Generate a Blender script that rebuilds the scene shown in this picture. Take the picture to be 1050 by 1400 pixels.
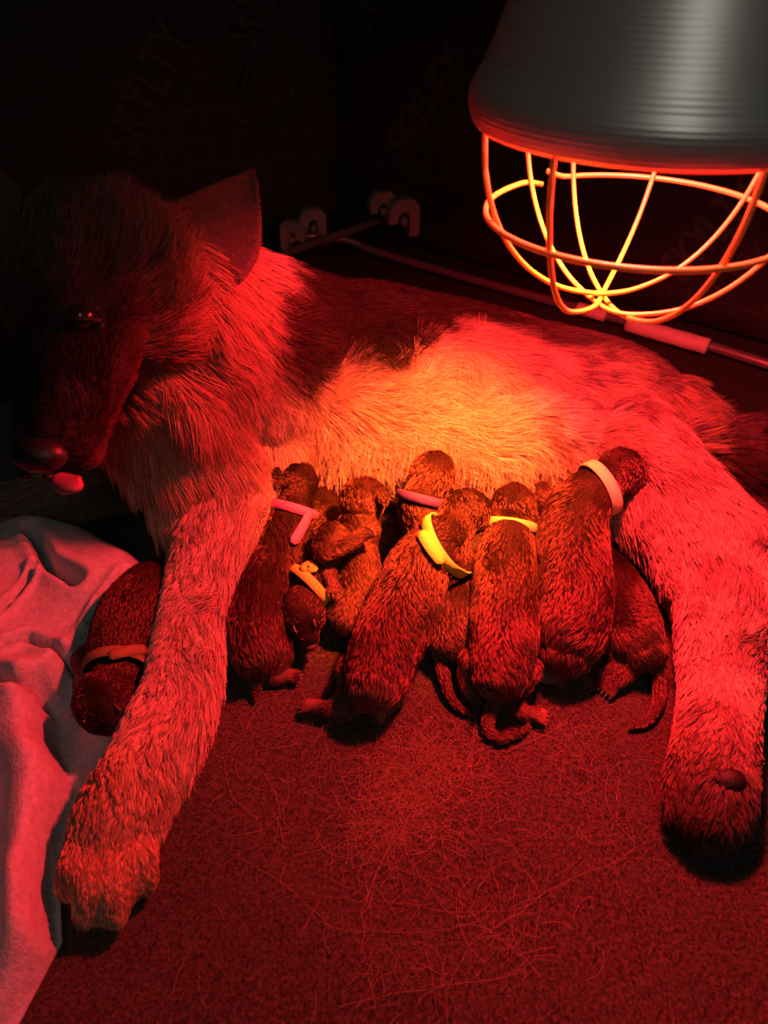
import bpy, bmesh, math, random
import numpy as np
from mathutils import Vector, Matrix, noise
from mathutils.bvhtree import BVHTree
from mathutils.kdtree import KDTree

for o in list(bpy.data.objects):
    bpy.data.objects.remove(o)
random.seed(7)
rng = np.random.default_rng(7)
SC = bpy.context.scene
COL = SC.collection
DEG = math.pi / 180

# ------------------------------------------------------------------ camera
FPX, PITCH, CAMH = 1015.0, 39.0 * DEG, 0.60
cam = bpy.data.cameras.new('camera')
cam.sensor_fit = 'VERTICAL'
cam.sensor_height = 36.0
cam.lens = 36.0 * FPX / 1400.0
cam.clip_start = 0.02
camo = bpy.data.objects.new('camera', cam)
COL.objects.link(camo)
camo.location = (0, 0, CAMH)
camo.rotation_euler = (math.pi / 2 - PITCH, 0, 0)
SC.camera = camo
cam.dof.use_dof = True
cam.dof.focus_distance = 0.74
cam.dof.aperture_fstop = 5.6

# ------------------------------------------------------------------ world and lights
w = bpy.data.worlds.new('room_gloom')
w.use_nodes = True
w.node_tree.nodes['Background'].inputs[0].default_value = (0.8, 0.95, 0.85, 1)
w.node_tree.nodes['Background'].inputs[1].default_value = 0.004
SC.world = w
LAMP = Vector((0.184, 0.564, 0.486))          # centre of the lamp shade's rim


def light(name, kind, loc, target, energy, color, **kw):
    l = bpy.data.lights.new(name, kind)
    l.energy = energy
    l.color = color
    for k, v in kw.items():
        setattr(l, k, v)
    o = bpy.data.objects.new(name, l)
    COL.objects.link(o)
    o.location = loc
    o.rotation_euler = (Vector(target) - Vector(loc)).to_track_quat('-Z', 'Y').to_euler()
    return o


RED = (1.0, 0.020, 0.034)
light('bulb_beam', 'SPOT', LAMP + Vector((0, 0, 0.075)), (0.045, 0.690, 0.04), 110.0, (1.0, 0.140, 0.006),
      spot_size=50 * DEG, spot_blend=1.0, shadow_soft_size=0.03)
light('bulb_spill', 'SPOT', LAMP + Vector((0, 0, 0.077)), (0.12, 0.60, 0.0), 57.0, RED,
      spot_size=172 * DEG, spot_blend=0.25, shadow_soft_size=0.03)
light('room_lamp', 'AREA', (0.16, -0.75, 1.40), (0.15, 0.56, 0.55), 1.6, (1.0, 0.98, 0.90),
      shape='RECTANGLE', size=0.30, size_y=0.9)
SC.view_settings.view_transform = 'Standard'
SC.view_settings.look = 'None'
SC.view_settings.exposure = 0.0
SC.view_settings.gamma = 1.0
SC.view_settings.use_curve_mapping = False

# ------------------------------------------------------------------ planning helpers
FW = Vector((0, math.cos(PITCH), -math.sin(PITCH)))
UP = Vector((0, math.sin(PITCH), math.cos(PITCH)))


def ray(px, py):
    return Vector((1, 0, 0)) * ((px - 525) / FPX) + UP * ((700 - py) / FPX) + FW


def P(px, py, z=0.0):                     # the point at height z on a sight line
    r = ray(px, py)
    return Vector((0, 0, CAMH)) + r * ((z - CAMH) / r.z)


def D(px, py, d):                         # the point at distance d along a sight line
    return Vector((0, 0, CAMH)) + ray(px, py) * d


# ------------------------------------------------------------------ materials
def mat(name, col=(0.5, 0.5, 0.5), rough=0.6, metal=0.0, spec=0.5, noise_amt=0.0, noise_scale=60, bump=0.0,
        sheen=0.0, emis=None, bump_scale=None):
    m = bpy.data.materials.new(name)
    m.use_nodes = True
    nt = m.node_tree
    b = nt.nodes['Principled BSDF']
    b.inputs['Roughness'].default_value = rough
    b.inputs['Metallic'].default_value = metal
    b.inputs['Specular IOR Level'].default_value = spec
    b.inputs['Base Color'].default_value = (*col, 1)
    b.inputs['Sheen Weight'].default_value = sheen
    if emis:
        b.inputs['Emission Color'].default_value = (*emis[0], 1)
        b.inputs['Emission Strength'].default_value = emis[1]
    tc = nt.nodes.new('ShaderNodeTexCoord')
    if noise_amt or bump:
        n = nt.nodes.new('ShaderNodeTexNoise')
        n.inputs['Scale'].default_value = noise_scale
        n.inputs['Detail'].default_value = 5
        nt.links.new(tc.outputs['Object'], n.inputs['Vector'])
        if noise_amt:
            r = nt.nodes.new('ShaderNodeMapRange')
            r.inputs['From Min'].default_value = 0.3
            r.inputs['From Max'].default_value = 0.7
            r.inputs['To Min'].default_value = 1 - noise_amt
            r.inputs['To Max'].default_value = 1 + noise_amt
            nt.links.new(n.outputs['Fac'], r.inputs['Value'])
            x = nt.nodes.new('ShaderNodeVectorMath')
            x.operation = 'SCALE'
            x.inputs[0].default_value = col
            nt.links.new(r.outputs[0], x.inputs['Scale'])
            nt.links.new(x.outputs[0], b.inputs['Base Color'])
        if bump:
            src = n
            if bump_scale:
                src = nt.nodes.new('ShaderNodeTexNoise')
                src.inputs['Scale'].default_value = bump_scale
                src.inputs['Detail'].default_value = 3
                nt.links.new(tc.outputs['Object'], src.inputs['Vector'])
            bp = nt.nodes.new('ShaderNodeBump')
            bp.inputs['Strength'].default_value = bump
            bp.inputs['Distance'].default_value = 0.002
            nt.links.new(src.outputs['Fac'], bp.inputs['Height'])
            nt.links.new(bp.outputs[0], b.inputs['Normal'])
    return m


def fur_mat(name, gloss=0.25, rough=0.35, shine=(0.5, 0.45, 0.4), own=False):
    m = bpy.data.materials.new(name)
    m.use_nodes = True
    nt = m.node_tree
    nt.nodes.clear()
    out = nt.nodes.new('ShaderNodeOutputMaterial')
    at = nt.nodes.new('ShaderNodeAttribute')
    at.attribute_name = 'coat'
    d = nt.nodes.new('ShaderNodeBsdfDiffuse')
    nt.links.new(at.outputs['Color'], d.inputs['Color'])
    h = nt.nodes.new('ShaderNodeBsdfHair')
    h.component = 'Reflection'
    h.inputs['Color'].default_value = (*shine, 1)
    if own:                                   # the sheen takes the strand's own colour
        nt.links.new(at.outputs['Color'], h.inputs['Color'])
    h.inputs['RoughnessU'].default_value = rough
    h.inputs['RoughnessV'].default_value = 0.8
    mx = nt.nodes.new('ShaderNodeMixShader')
    mx.inputs[0].default_value = gloss
    nt.links.new(d.outputs[0], mx.inputs[1])
    nt.links.new(h.outputs[0], mx.inputs[2])
    nt.links.new(mx.outputs[0], out.inputs['Surface'])
    return m


def skin_mat(name, rough=0.7):
    m = bpy.data.materials.new(name)
    m.use_nodes = True
    nt = m.node_tree
    b = nt.nodes['Principled BSDF']
    b.inputs['Roughness'].default_value = rough
    b.inputs['Specular IOR Level'].default_value = 0.2
    at = nt.nodes.new('ShaderNodeAttribute')
    at.attribute_name = 'coat'
    nt.links.new(at.outputs['Color'], b.inputs['Base Color'])
    n = nt.nodes.new('ShaderNodeTexNoise')
    n.inputs['Scale'].default_value = 400
    bp = nt.nodes.new('ShaderNodeBump')
    bp.inputs['Strength'].default_value = 0.4
    bp.inputs['Distance'].default_value = 0.001
    nt.links.new(n.outputs['Fac'], bp.inputs['Height'])
    nt.links.new(bp.outputs[0], b.inputs['Normal'])
    return m


M_DOGFUR = fur_mat('long_dog_fur', 0.15, 0.35, own=True)
M_PUPFUR = fur_mat('sleek_puppy_fur', 0.40, 0.16, (0.42, 0.22, 0.16))
M_FURSKIN = skin_mat('dog_skin')
M_NOSE = mat('dark_wet_nose', (0.014, 0.011, 0.011), 0.45, bump=0.3, noise_scale=300)
M_PUPNOSE = mat('puppy_nose', (0.10, 0.04, 0.04), 0.35)
M_PAD = mat('paw_pad_leather', (0.014, 0.009, 0.008), 0.55, bump=0.5, noise_scale=500)
M_PINKPAW = mat('pink_paw_skin', (0.45, 0.22, 0.19), 0.5, bump=0.3, noise_scale=300)
M_CLAW = mat('claw_horn', (0.05, 0.04, 0.035), 0.3)
M_PALECLAW = mat('pale_claw_horn', (0.22, 0.15, 0.12), 0.35)
M_EYE = mat('dog_eye', (0.03, 0.012, 0.006), 0.05, spec=0.8)
M_TONGUE = mat('tongue_flesh', (0.34, 0.09, 0.13), 0.35, bump=0.2, noise_scale=300)
M_STEEL = mat('yellow_zinc_wire', (0.85, 0.60, 0.14), 0.45, 0.35)
M_CHROME = mat('painted_steel_tube', (0.26, 0.25, 0.24), 0.30, 0.6)
M_TAPE = mat('pale_tape', (0.62, 0.50, 0.42), 0.6, noise_amt=0.12, noise_scale=90)
M_BRACKET = mat('cream_plastic', (0.30, 0.27, 0.22), 0.5)
M_PRINT = mat('grey_print', (0.055, 0.052, 0.045), 0.8)


# ------------------------------------------------------------------ object helpers
def link_mesh(name, me, m, parent=None, smooth=True, loc=None):
    o = bpy.data.objects.new(name, me)
    COL.objects.link(o)
    if m:
        me.materials.append(m)
    if smooth:
        me.polygons.foreach_set('use_smooth', [True] * len(me.polygons))
    if parent:
        o.parent = parent
        o.matrix_parent_inverse = Matrix.Translation(-parent.location)
    return o


def obj(name, bm, m, parent=None, smooth=True):
    me = bpy.data.meshes.new(name)
    bmesh.ops.recalc_face_normals(bm, faces=bm.faces)
    bm.to_mesh(me)
    bm.free()
    return link_mesh(name, me, m, parent, smooth)


def thing(name, label, cat, loc=(0, 0, 0), group=None):
    o = bpy.data.objects.new(name, None)
    COL.objects.link(o)
    o.location = loc
    o.empty_display_size = 0.03
    tag(o, label, cat, group)
    return o


def tag(o, label, cat, group=None):
    o['label'] = label
    o['category'] = cat
    if group:
        o['group'] = group


def catmull(pts, n):
    """pts: (k, m) array -> smooth resample with n samples per segment"""
    pts = np.asarray(pts, float)
    k = len(pts)
    ext = np.vstack([2 * pts[0] - pts[1], pts, 2 * pts[-1] - pts[-2]])
    out = []
    for i in range(k - 1):
        p0, p1, p2, p3 = ext[i:i + 4]
        for t in np.linspace(0, 1, n, endpoint=False):
            out.append(0.5 * ((2 * p1) + (-p0 + p2) * t + (2 * p0 - 5 * p1 + 4 * p2 - p3) * t * t
                              + (-p0 + 3 * p1 - 3 * p2 + p3) * t ** 3))
    out.append(pts[-1])
    return np.array(out)


def add_tube(bm, pts, segs=10, cap=True, n=6, smooth_path=True):
    """pts rows: x y z ra rb (ra sideways, rb upwards)"""
    s = catmull(pts, n) if smooth_path else np.asarray(pts, float)
    s[:, 3:] = np.maximum(s[:, 3:], 0.0004)
    rings = []
    m = len(s)
    last = None
    for i in range(m):
        t = Vector(s[min(i + 1, m - 1), :3] - s[max(i - 1, 0), :3]).normalized()
        side = t.cross(Vector((0, 0, 1)))
        if side.length < 0.15:
            side = last.copy() if last else Vector((1, 0, 0))
            side = side - t * side.dot(t)
        side.normalize()
        if last and side.dot(last) < 0:
            side = -side
        last = side
        up = side.cross(t).normalized()
        c = Vector(s[i, :3])
        rings.append([bm.verts.new(c + side * (math.cos(a) * s[i, 3]) + up * (math.sin(a) * s[i, 4]))
                      for a in [2 * math.pi * q / segs for q in range(segs)]])
    for i in range(m - 1):
        for q in range(segs):
            bm.faces.new((rings[i][q], rings[i][(q + 1) % segs], rings[i + 1][(q + 1) % segs], rings[i + 1][q]))
    if cap:
        bm.faces.new(rings[0][::-1])
        bm.faces.new(rings[-1])
    return s


def add_ell(bm, c, r, rot=None, sub=2):
    mt = Matrix.Translation(Vector(c)) @ (rot.to_4x4() if rot else Matrix.Identity(4)) @ Matrix.Diagonal((*r, 1))
    bmesh.ops.create_icosphere(bm, subdivisions=sub, radius=1, matrix=mt)


def wire(name, pts, r, m, parent, segs=8, n=6):
    bm = bmesh.new()
    add_tube(bm, [(*p, r, r) for p in pts], segs, True, n)
    return obj(name, bm, m, parent)


def frame(x, y):
    """rotation whose columns are x, y' and x cross y'"""
    x = Vector(x).normalized()
    z = x.cross(Vector(y)).normalized()
    y = z.cross(x)
    return Matrix((x, y, z)).transposed()


# ------------------------------------------------------------------ fur
class Beast:
    """collects overlapping tapered tubes, fuses them into ONE continuous skin and grows fur over it"""

    def __init__(s):
        s.bm = bmesh.new()
        s.sk = []                                   # pos3 tangent3 radius hairlen lean r g b

    def limb(s, pts, hair=0.01, lean=0.75, col=(0.1, 0.1, 0.1), segs=12, caps=True, flow=1, n=6):
        rows = []
        for p in pts:
            q = list(p[0]) if isinstance(p[0], (Vector, tuple)) else None
            r = p[1]
            r = r if isinstance(r, tuple) else (r, r)
            rows.append([*q, *r])
        sp = add_tube(s.bm, rows, segs, True, n)
        if caps:
            for e in (0, -1):
                r = sp[e, 3:5]
                add_ell(s.bm, sp[e, :3], (r[0] * 0.98, (r[0] + r[1]) / 2 * 0.98, r[1] * 0.98))
        m = len(sp)
        hl = hair if isinstance(hair, (list, tuple)) else [hair] * len(pts)
        cl = col if isinstance(col, list) else [col] * len(pts)
        u = np.linspace(0, len(pts) - 1, m)
        k = np.arange(len(pts))
        H = np.interp(u, k, hl)
        C = np.stack([np.interp(u, k, [c[j] for c in cl]) for j in range(3)], 1)
        T = np.gradient(sp[:, :3], axis=0)
        T /= np.linalg.norm(T, axis=1, keepdims=True) + 1e-9
        for i in range(m):
            s.sk.append([*sp[i, :3], *(T[i] * flow), (sp[i, 3] + sp[i, 4]) / 2, H[i], lean, *C[i]])

    def ball(s, c, r, rot=None, hair=None, col=(0.1, 0.1, 0.1), flow=(0, 0, -1), lean=0.75):
        add_ell(s.bm, c, r, rot)
        if hair is not None:
            s.sk.append([*c, *Vector(flow).normalized(), sum(r) / 3, hair, lean, *col])

    def fuse(s, voxel, iters=6):
        me = bpy.data.meshes.new('tmp')
        s.bm.normal_update()
        s.bm.to_mesh(me)
        s.bm.free()
        o = bpy.data.objects.new('tmp', me)
        COL.objects.link(o)
        r = o.modifiers.new('r', 'REMESH')
        r.mode = 'VOXEL'
        r.voxel_size = voxel
        q = o.modifiers.new('s', 'SMOOTH')
        q.factor = 0.5
        q.iterations = iters
        dg = bpy.context.evaluated_depsgraph_get()
        s.me = bpy.data.meshes.new_from_object(o.evaluated_get(dg))
        bpy.data.objects.remove(o)
        bpy.data.meshes.remove(me)
        s.refresh()

    def refresh(s):
        me = s.me
        n = len(me.vertices)
        s.V = np.empty(n * 3)
        me.vertices.foreach_get('co', s.V)
        s.V = s.V.reshape(-1, 3)
        s.N = np.empty(n * 3)
        me.vertex_normals.foreach_get('vector', s.N)
        s.N = s.N.reshape(-1, 3)
        me.calc_loop_triangles()
        t = np.empty(len(me.loop_triangles) * 3, dtype=np.int32)
        me.loop_triangles.foreach_get('vertices', t)
        s.T = t.reshape(-1, 3)
        s.bvh = BVHTree.FromPolygons([Vector(v) for v in s.V], [tuple(int(q) for q in f) for f in s.T])

    def field(s, Q, k=0.012):
        """blend of the skeleton's flow, length and colour at the points Q"""
        S = np.array(s.sk)
        out = np.empty((len(Q), 8))
        for a in range(0, len(Q), 20000):
            q = Q[a:a + 20000]
            d = np.linalg.norm(q[:, None, :] - S[None, :, :3], axis=2) - S[None, :, 6]
            d = d - d.min(axis=1, keepdims=True)
            wgt = np.exp(-d / k)
            wgt /= wgt.sum(axis=1, keepdims=True)
            out[a:a + 20000] = wgt @ S[:, [3, 4, 5, 7, 8, 9, 10, 11]]
        return out

    def paint(s, colfn=None, dark=0.6):
        F = s.field(s.V)
        c = F[:, 5:8]
        if colfn:
            c = colfn(s.V, s.N, c)
        c = np.clip(c * dark, 0, 1)
        a = s.me.color_attributes.new('coat', 'FLOAT_COLOR', 'POINT')
        a.data.foreach_set('color', np.concatenate([c, np.ones((len(c), 1))], 1).ravel())

    def grow(s, name, count, parent, m, colfn=None, lenfn=None, flowfn=None, r0=0.0004, clump=0.5, clump_n=60, jitter=0.15,
             wave=0.3, pts=6, tone=0.35, grav=0.15, mask=None, seed=1, minz=0.001):
        g = np.random.default_rng(seed)
        A, B, C = s.V[s.T[:, 0]], s.V[s.T[:, 1]], s.V[s.T[:, 2]]
        ar = np.linalg.norm(np.cross(B - A, C - A), axis=1)
        if mask is not None:
            ar = ar * mask((A + B + C) / 3, (s.N[s.T[:, 0]] + s.N[s.T[:, 1]]) / 2)
        ar[(A[:, 2] < 0.004)] = 0
        f = g.choice(len(ar), count, p=ar / ar.sum())
        u, v = g.random(count), g.random(count)
        fl = u + v > 1
        u[fl], v[fl] = 1 - u[fl], 1 - v[fl]
        wt = np.stack([1 - u - v, u, v], 1)[:, :, None]
        Q = (s.V[s.T[f]] * wt).sum(1)
        N = (s.N[s.T[f]] * wt).sum(1)
        N /= np.linalg.norm(N, axis=1, keepdims=True) + 1e-9
        F = s.field(Q)
        d = F[:, :3]
        if flowfn:
            d = flowfn(Q, N, d)
        L = F[:, 3].copy()
        lean = F[:, 4]
        c = F[:, 5:8]
        if colfn:
            c = colfn(Q, N, c)
        if lenfn:
            L = lenfn(Q, N, L)
        # clumps share a bend and a tip
        nc = max(8, count // clump_n)
        ci = g.choice(count, nc, replace=False)
        kd = KDTree(nc)
        for i, j in enumerate(ci):
            kd.insert(Q[j], i)
        kd.balance()
        own = np.fromiter((kd.find(q)[1] for q in Q), dtype=np.int64, count=count)
        low = np.array([noise.noise_vector(Vector(Q[j]) * 22.0 + Vector((seed * 3.1, 0, 0))) for j in ci])
        bend = g.normal(0, 1, (nc, 3)) * 0.14 + low * 1.3
        d = d + bend[own] * wave + g.normal(0, 1, (count, 3)) * jitter
        d = d - N * (d * N).sum(1, keepdims=True)
        d /= np.linalg.norm(d, axis=1, keepdims=True) + 1e-9
        L = L * (0.55 + 0.6 * g.random(count)) * (0.92 + 0.16 * g.random(nc)[own])
        K = np.empty((count, pts, 3))
        K[:, 0] = Q - N * 0.0006
        cur = K[:, 0].copy()
        for k in range(1, pts):
            t = k / (pts - 1)
            a = (lean * (0.55 + 0.5 * t))[:, None]
            v = N * (1 - a) + d * a
            v[:, 2] -= grav * t
            v /= np.linalg.norm(v, axis=1, keepdims=True)
            cur = cur + v * (L / (pts - 1))[:, None]
            K[:, k] = cur
        tip = K[ci][own]                                   # the clump leader's own curve
        off = tip - tip[:, :1]
        for k in range(1, pts):
            t = k / (pts - 1)
            tgt = K[ci[own], k]
            far = np.linalg.norm(tgt - K[:, k], axis=1, keepdims=True)
            wk = clump * t * np.clip(L[:, None] * 1.2 / (far + 1e-6), 0, 1)
            K[:, k] = K[:, k] * (1 - wk) + tgt * wk
        K[:, :, 2] = np.maximum(K[:, :, 2], minz)
        tn = 1 + 0.35 * tone * g.normal(0, 1, nc)[own] + tone * g.normal(0, 1, count)
        c = np.clip(c * np.clip(tn, 0.15, 2.2)[:, None], 0.002, 0.9)
        hc = bpy.data.hair_curves.new(name)
        hc.add_curves([pts] * count)
        hc.attributes['position'].data.foreach_set('vector', K.astype(np.float32).ravel())
        rad = hc.attributes.get('radius') or hc.attributes.new('radius', 'FLOAT', 'POINT')
        prof = r0 * np.linspace(1, 0.15, pts) ** 0.7
        rad.data.foreach_set('value', np.tile(prof, count).astype(np.float32))
        at = hc.attributes.new('coat', 'FLOAT_COLOR', 'CURVE')
        at.data.foreach_set('color', np.concatenate([c, np.ones((count, 1))], 1).astype(np.float32).ravel())
        hc.materials.append(m)
        o = bpy.data.objects.new(name, hc)
        COL.objects.link(o)
        if parent:
            o.parent = parent
            o.matrix_parent_inverse = Matrix.Translation(-parent.location)
        return o

    def cast(s, px, py):
        o = Vector((0, 0, CAMH))
        h = s.bvh.ray_cast(o, ray(px, py).normalized())
        return (h[0], h[1]) if h[0] else (None, None)


def shed(name, strands, m, col, r0=0.0003):
    """loose hairs lying about: strands is a list of (n,3) arrays of equal length"""
    K = np.array(strands)
    cnt, pts = K.shape[:2]
    hc = bpy.data.hair_curves.new(name)
    hc.add_curves([pts] * cnt)
    hc.attributes['position'].data.foreach_set('vector', K.astype(np.float32).ravel())
    rad = hc.attributes.get('radius') or hc.attributes.new('radius', 'FLOAT', 'POINT')
    rad.data.foreach_set('value', np.full(cnt * pts, r0, np.float32))
    at = hc.attributes.new('coat', 'FLOAT_COLOR', 'CURVE')
    c = np.clip(np.array(col)[None, :] * (0.5 + rng.random((cnt, 1))), 0, 1)
    at.data.foreach_set('color', np.concatenate([c, np.ones((cnt, 1))], 1).astype(np.float32).ravel())
    hc.materials.append(m)
    o = bpy.data.objects.new(name, hc)
    COL.objects.link(o)
    return o


# ================================================================== SETTING
def wall_material():
    m = mat('black_fabric', (0.010, 0.0095, 0.009), 0.75)
    nt = m.node_tree
    b = nt.nodes['Principled BSDF']
    tc = nt.nodes['Texture Coordinate']
    sep = nt.nodes.new('ShaderNodeSeparateXYZ')
    # a little wobble so the stitched grid is not ruled
    n = nt.nodes.new('ShaderNodeTexNoise')
    n.inputs['Scale'].default_value = 4
    ad = nt.nodes.new('ShaderNodeVectorMath')
    ad.operation = 'MULTIPLY_ADD'
    ad.inputs[1].default_value = (0.03, 0.03, 0.03)
    nt.links.new(tc.outputs['Object'], n.inputs['Vector'])
    nt.links.new(n.outputs['Color'], ad.inputs[0])
    nt.links.new(tc.outputs['Object'], ad.inputs[2])
    nt.links.new(ad.outputs[0], sep.inputs[0])
    prev = None
    for ax in ('X', 'Z'):
        md = nt.nodes.new('ShaderNodeMath')
        md.operation = 'PINGPONG'
        md.inputs[1].default_value = 0.028
        nt.links.new(sep.outputs[ax], md.inputs[0])
        lt = nt.nodes.new('ShaderNodeMath')
        lt.operation = 'LESS_THAN'
        lt.inputs[1].default_value = 0.0007
        nt.links.new(md.outputs[0], lt.inputs[0])
        if prev is None:
            prev = lt
        else:
            mx = nt.nodes.new('ShaderNodeMath')
            mx.operation = 'MAXIMUM'
            nt.links.new(prev.outputs[0], mx.inputs[0])
            nt.links.new(lt.outputs[0], mx.inputs[1])
            prev = mx
    mc = nt.nodes.new('ShaderNodeMix')
    mc.data_type = 'RGBA'
    mc.inputs[6].default_value = (0.017, 0.015, 0.013, 1)
    mc.inputs[7].default_value = (0.055, 0.050, 0.043, 1)
    nt.links.new(prev.outputs[0], mc.inputs[0])
    nt.links.new(mc.outputs[2], b.inputs['Base Color'])
    return m


M_WALL = wall_material()


def structure(o):
    o['kind'] = 'structure'
    return o


bm = bmesh.new()
bmesh.ops.create_cube(bm, size=1, matrix=Matrix.Translation((0, 0.75, -0.018)) @ Matrix.Diagonal((4.4, 4.4, 0.02, 1)))
structure(obj('floor', bm, mat('dark_floor', (0.016, 0.013, 0.011), 0.8, noise_amt=0.2), smooth=False))

pr0, pr1 = P(480, 332, 0.012), P(1050, 497, 0.012)
rd = (pr1 - pr0).normalized()
rn = Vector((-rd.y, rd.x, 0))
if rn.y < 0:
    rn = -rn
corner = pr0 + rn * 0.10 - rd * 0.12
ld = Vector((-0.93, -0.37, 0)).normalized()


def fabric_wall(name, a, d, length, h=0.95):
    bm = bmesh.new()
    nx, nz = 60, 24
    th = 0.012
    grid = {}
    for side in (0, 1):
        for i in range(nx + 1):
            for k in range(nz + 1):
                x, z = length * i / nx, h * k / nz
                y = 0.006 * noise.noise(Vector((x * 5, z * 4, len(name)))) + side * th
                grid[side, i, k] = bm.verts.new((x, y, z - 0.008))
    for side in (0, 1):
        for i in range(nx):
            for k in range(nz):
                bm.faces.new((grid[side, i, k], grid[side, i + 1, k], grid[side, i + 1, k + 1], grid[side, i, k + 1]))
    for i in range(nx):
        for k in (0, nz):
            bm.faces.new((grid[0, i, k], grid[0, i + 1, k], grid[1, i + 1, k], grid[1, i, k]))
    for k in range(nz):
        for i in (0, nx):
            bm.faces.new((grid[0, i, k], grid[0, i, k + 1], grid[1, i, k + 1], grid[1, i, k]))
    o = structure(obj(name, bm, M_WALL))
    o.location = a
    o.rotation_euler = (0, 0, math.atan2(d.y, d.x))
    return o


wall_r = fabric_wall('wall_right', corner, rd, 1.9)
wall_l = fabric_wall('wall_left', corner - Vector((0, 0, 0)), -ld, 0.01) if False else None
# the left panel starts 1.9 m out and runs to the corner, so its own x axis also reads left to right
wall_l = fabric_wall('wall_left', corner + ld * 1.9, -ld, 1.9)


def wall_hit(wallobj, px, py):
    """where a sight line meets a wall panel, in the panel's own x and z"""
    mw = Matrix.Translation(wallobj.location) @ wallobj.rotation_euler.to_matrix().to_4x4()
    inv = mw.inverted()
    o = inv @ Vector((0, 0, CAMH))
    d = inv.to_3x3() @ ray(px, py)
    t = -o.y / d.y
    h = o + d * t
    return h.x, h.z


def lettering(text, wallobj, px0, px1, size, spread=0.0):
    """flat print on the panel, base line running from one sighted point to the other"""
    x0, z0 = wall_hit(wallobj, *px0)
    x1, z1 = wall_hit(wallobj, *px1)
    cu = bpy.data.curves.new('printed_lettering', 'FONT')
    cu.body = text
    cu.size = size
    cu.offset = spread
    cu.extrude = 0.0004
    tmp = bpy.data.objects.new('tmp', cu)
    COL.objects.link(tmp)
    dg = bpy.context.evaluated_depsgraph_get()
    me = bpy.data.meshes.new_from_object(tmp.evaluated_get(dg))
    bpy.data.objects.remove(tmp)
    xs = [v.co.x for v in me.vertices]
    L = math.hypot(x1 - x0, z1 - z0)
    k = L / (max(xs) - min(xs))
    ang = math.atan2(z1 - z0, x1 - x0)
    for v in me.vertices:
        u, q, e = (v.co.x - min(xs)) * k, v.co.y, v.co.z
        v.co = (x0 + u * math.cos(ang) - q * math.sin(ang), -0.0085 - e, z0 + u * math.sin(ang) + q * math.cos(ang))
    o = bpy.data.objects.new('printed_lettering', me)
    COL.objects.link(o)
    me.materials.append(M_PRINT)
    o.parent = wallobj
    return o


lettering('SKYLTY', wall_l, (185, 215), (262, 50), 0.105, 0.002)
lettering('for my', wall_l, (225, 235), (268, 130), 0.05)
lettering('SKYLTY', wall_r, (552, 218), (640, 85), 0.085, 0.002)
lettering('for my', wall_r, (572, 248), (632, 165), 0.042)
lettering('SKYLTY', wall_l, (345, 70), (400, -50), 0.105, 0.002)
lettering('SKYLTY', wall_r, (505, 50), (585, -70), 0.09, 0.002)
lettering('for my', wall_r, (955, 420), (1050, 340), 0.05)
lettering('SKYLTY', wall_r, (935, 385), (1050, 265), 0.085, 0.002)


def outline(wallobj, pts, r=0.0035):
    bm = bmesh.new()
    q = [wall_hit(wallobj, *p) for p in pts]
    for (a, b) in zip(q[:-1], q[1:]):
        add_tube(bm, [(a[0], -0.0085, a[1], r, r), (b[0], -0.0085, b[1], r, r)], 6, True, 2, False)
    for v in bm.verts:
        v.co.y = -0.0085 + (v.co.y + 0.0085) * 0.1
    return obj('printed_emblem', bm, M_PRINT, wallobj).matrix_parent_inverse


for wl, pts in ((wall_l, [(335, 70), (306, 148), (355, 183), (360, 162), (326, 150), (342, 72)]),
                (wall_l, [(345, 75), (345, 138), (398, 140), (396, 118)]),
                (wall_r, [(527, 212), (497, 262), (500, 285)]), (wall_r, [(527, 212), (522, 262)])):
    q = outline(wl, pts)
for wo in (wall_l, wall_r):
    for ch in wo.children:
        ch.matrix_parent_inverse = Matrix.Identity(4)

# ------------------------------------------------------------------ mat
def felt():
    m = mat('brown_felt', (0.050, 0.034, 0.022), 0.95, noise_amt=0.75, noise_scale=330, bump=1.0, bump_scale=520, sheen=0.15)
    nt = m.node_tree
    return m


bm = bmesh.new()
n = 80
gv = {}
for i in range(n + 1):
    for k in range(n + 1):
        x, y = -0.9 + 1.42 * i / n, -0.15 + 1.17 * k / n
        gv[i, k] = bm.verts.new((x, y, -0.0002 - 0.0015 * abs(noise.noise(Vector((x * 9, y * 9, 0))))))
for i in range(n):
    for k in range(n):
        bm.faces.new((gv[i, k], gv[i + 1, k], gv[i + 1, k + 1], gv[i, k + 1]))
r = bmesh.ops.extrude_face_region(bm, geom=bm.faces[:])
for v in r['geom']:
    if isinstance(v, bmesh.types.BMVert):
        v.co.z = -0.008
matto = obj('whelping_mat', bm, felt())
tag(matto, 'large brown felt mat with shed dog hairs covering the pen floor', 'mat')

# loose hairs on the mat
strands = []


def loose(cx, cy, n, spread, ln=0.05, curl=1.0):
    for _ in range(n):
        x, y = P(cx, cy)[:2]
        x += random.gauss(0, spread)
        y += random.gauss(0, spread)
        a = random.uniform(0, 6.28)
        da = random.gauss(0, 0.45) * curl
        step = ln * random.uniform(0.4, 1.4) / 11
        z = 0.0012 + random.uniform(0, 0.0015)
        row = []
        for _k in range(12):
            row.append((x, y, z + 0.0012 * random.random()))
            a += da + random.gauss(0, 0.12)
            x += step * math.cos(a)
            y += step * math.sin(a)
        strands.append(row)


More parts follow.
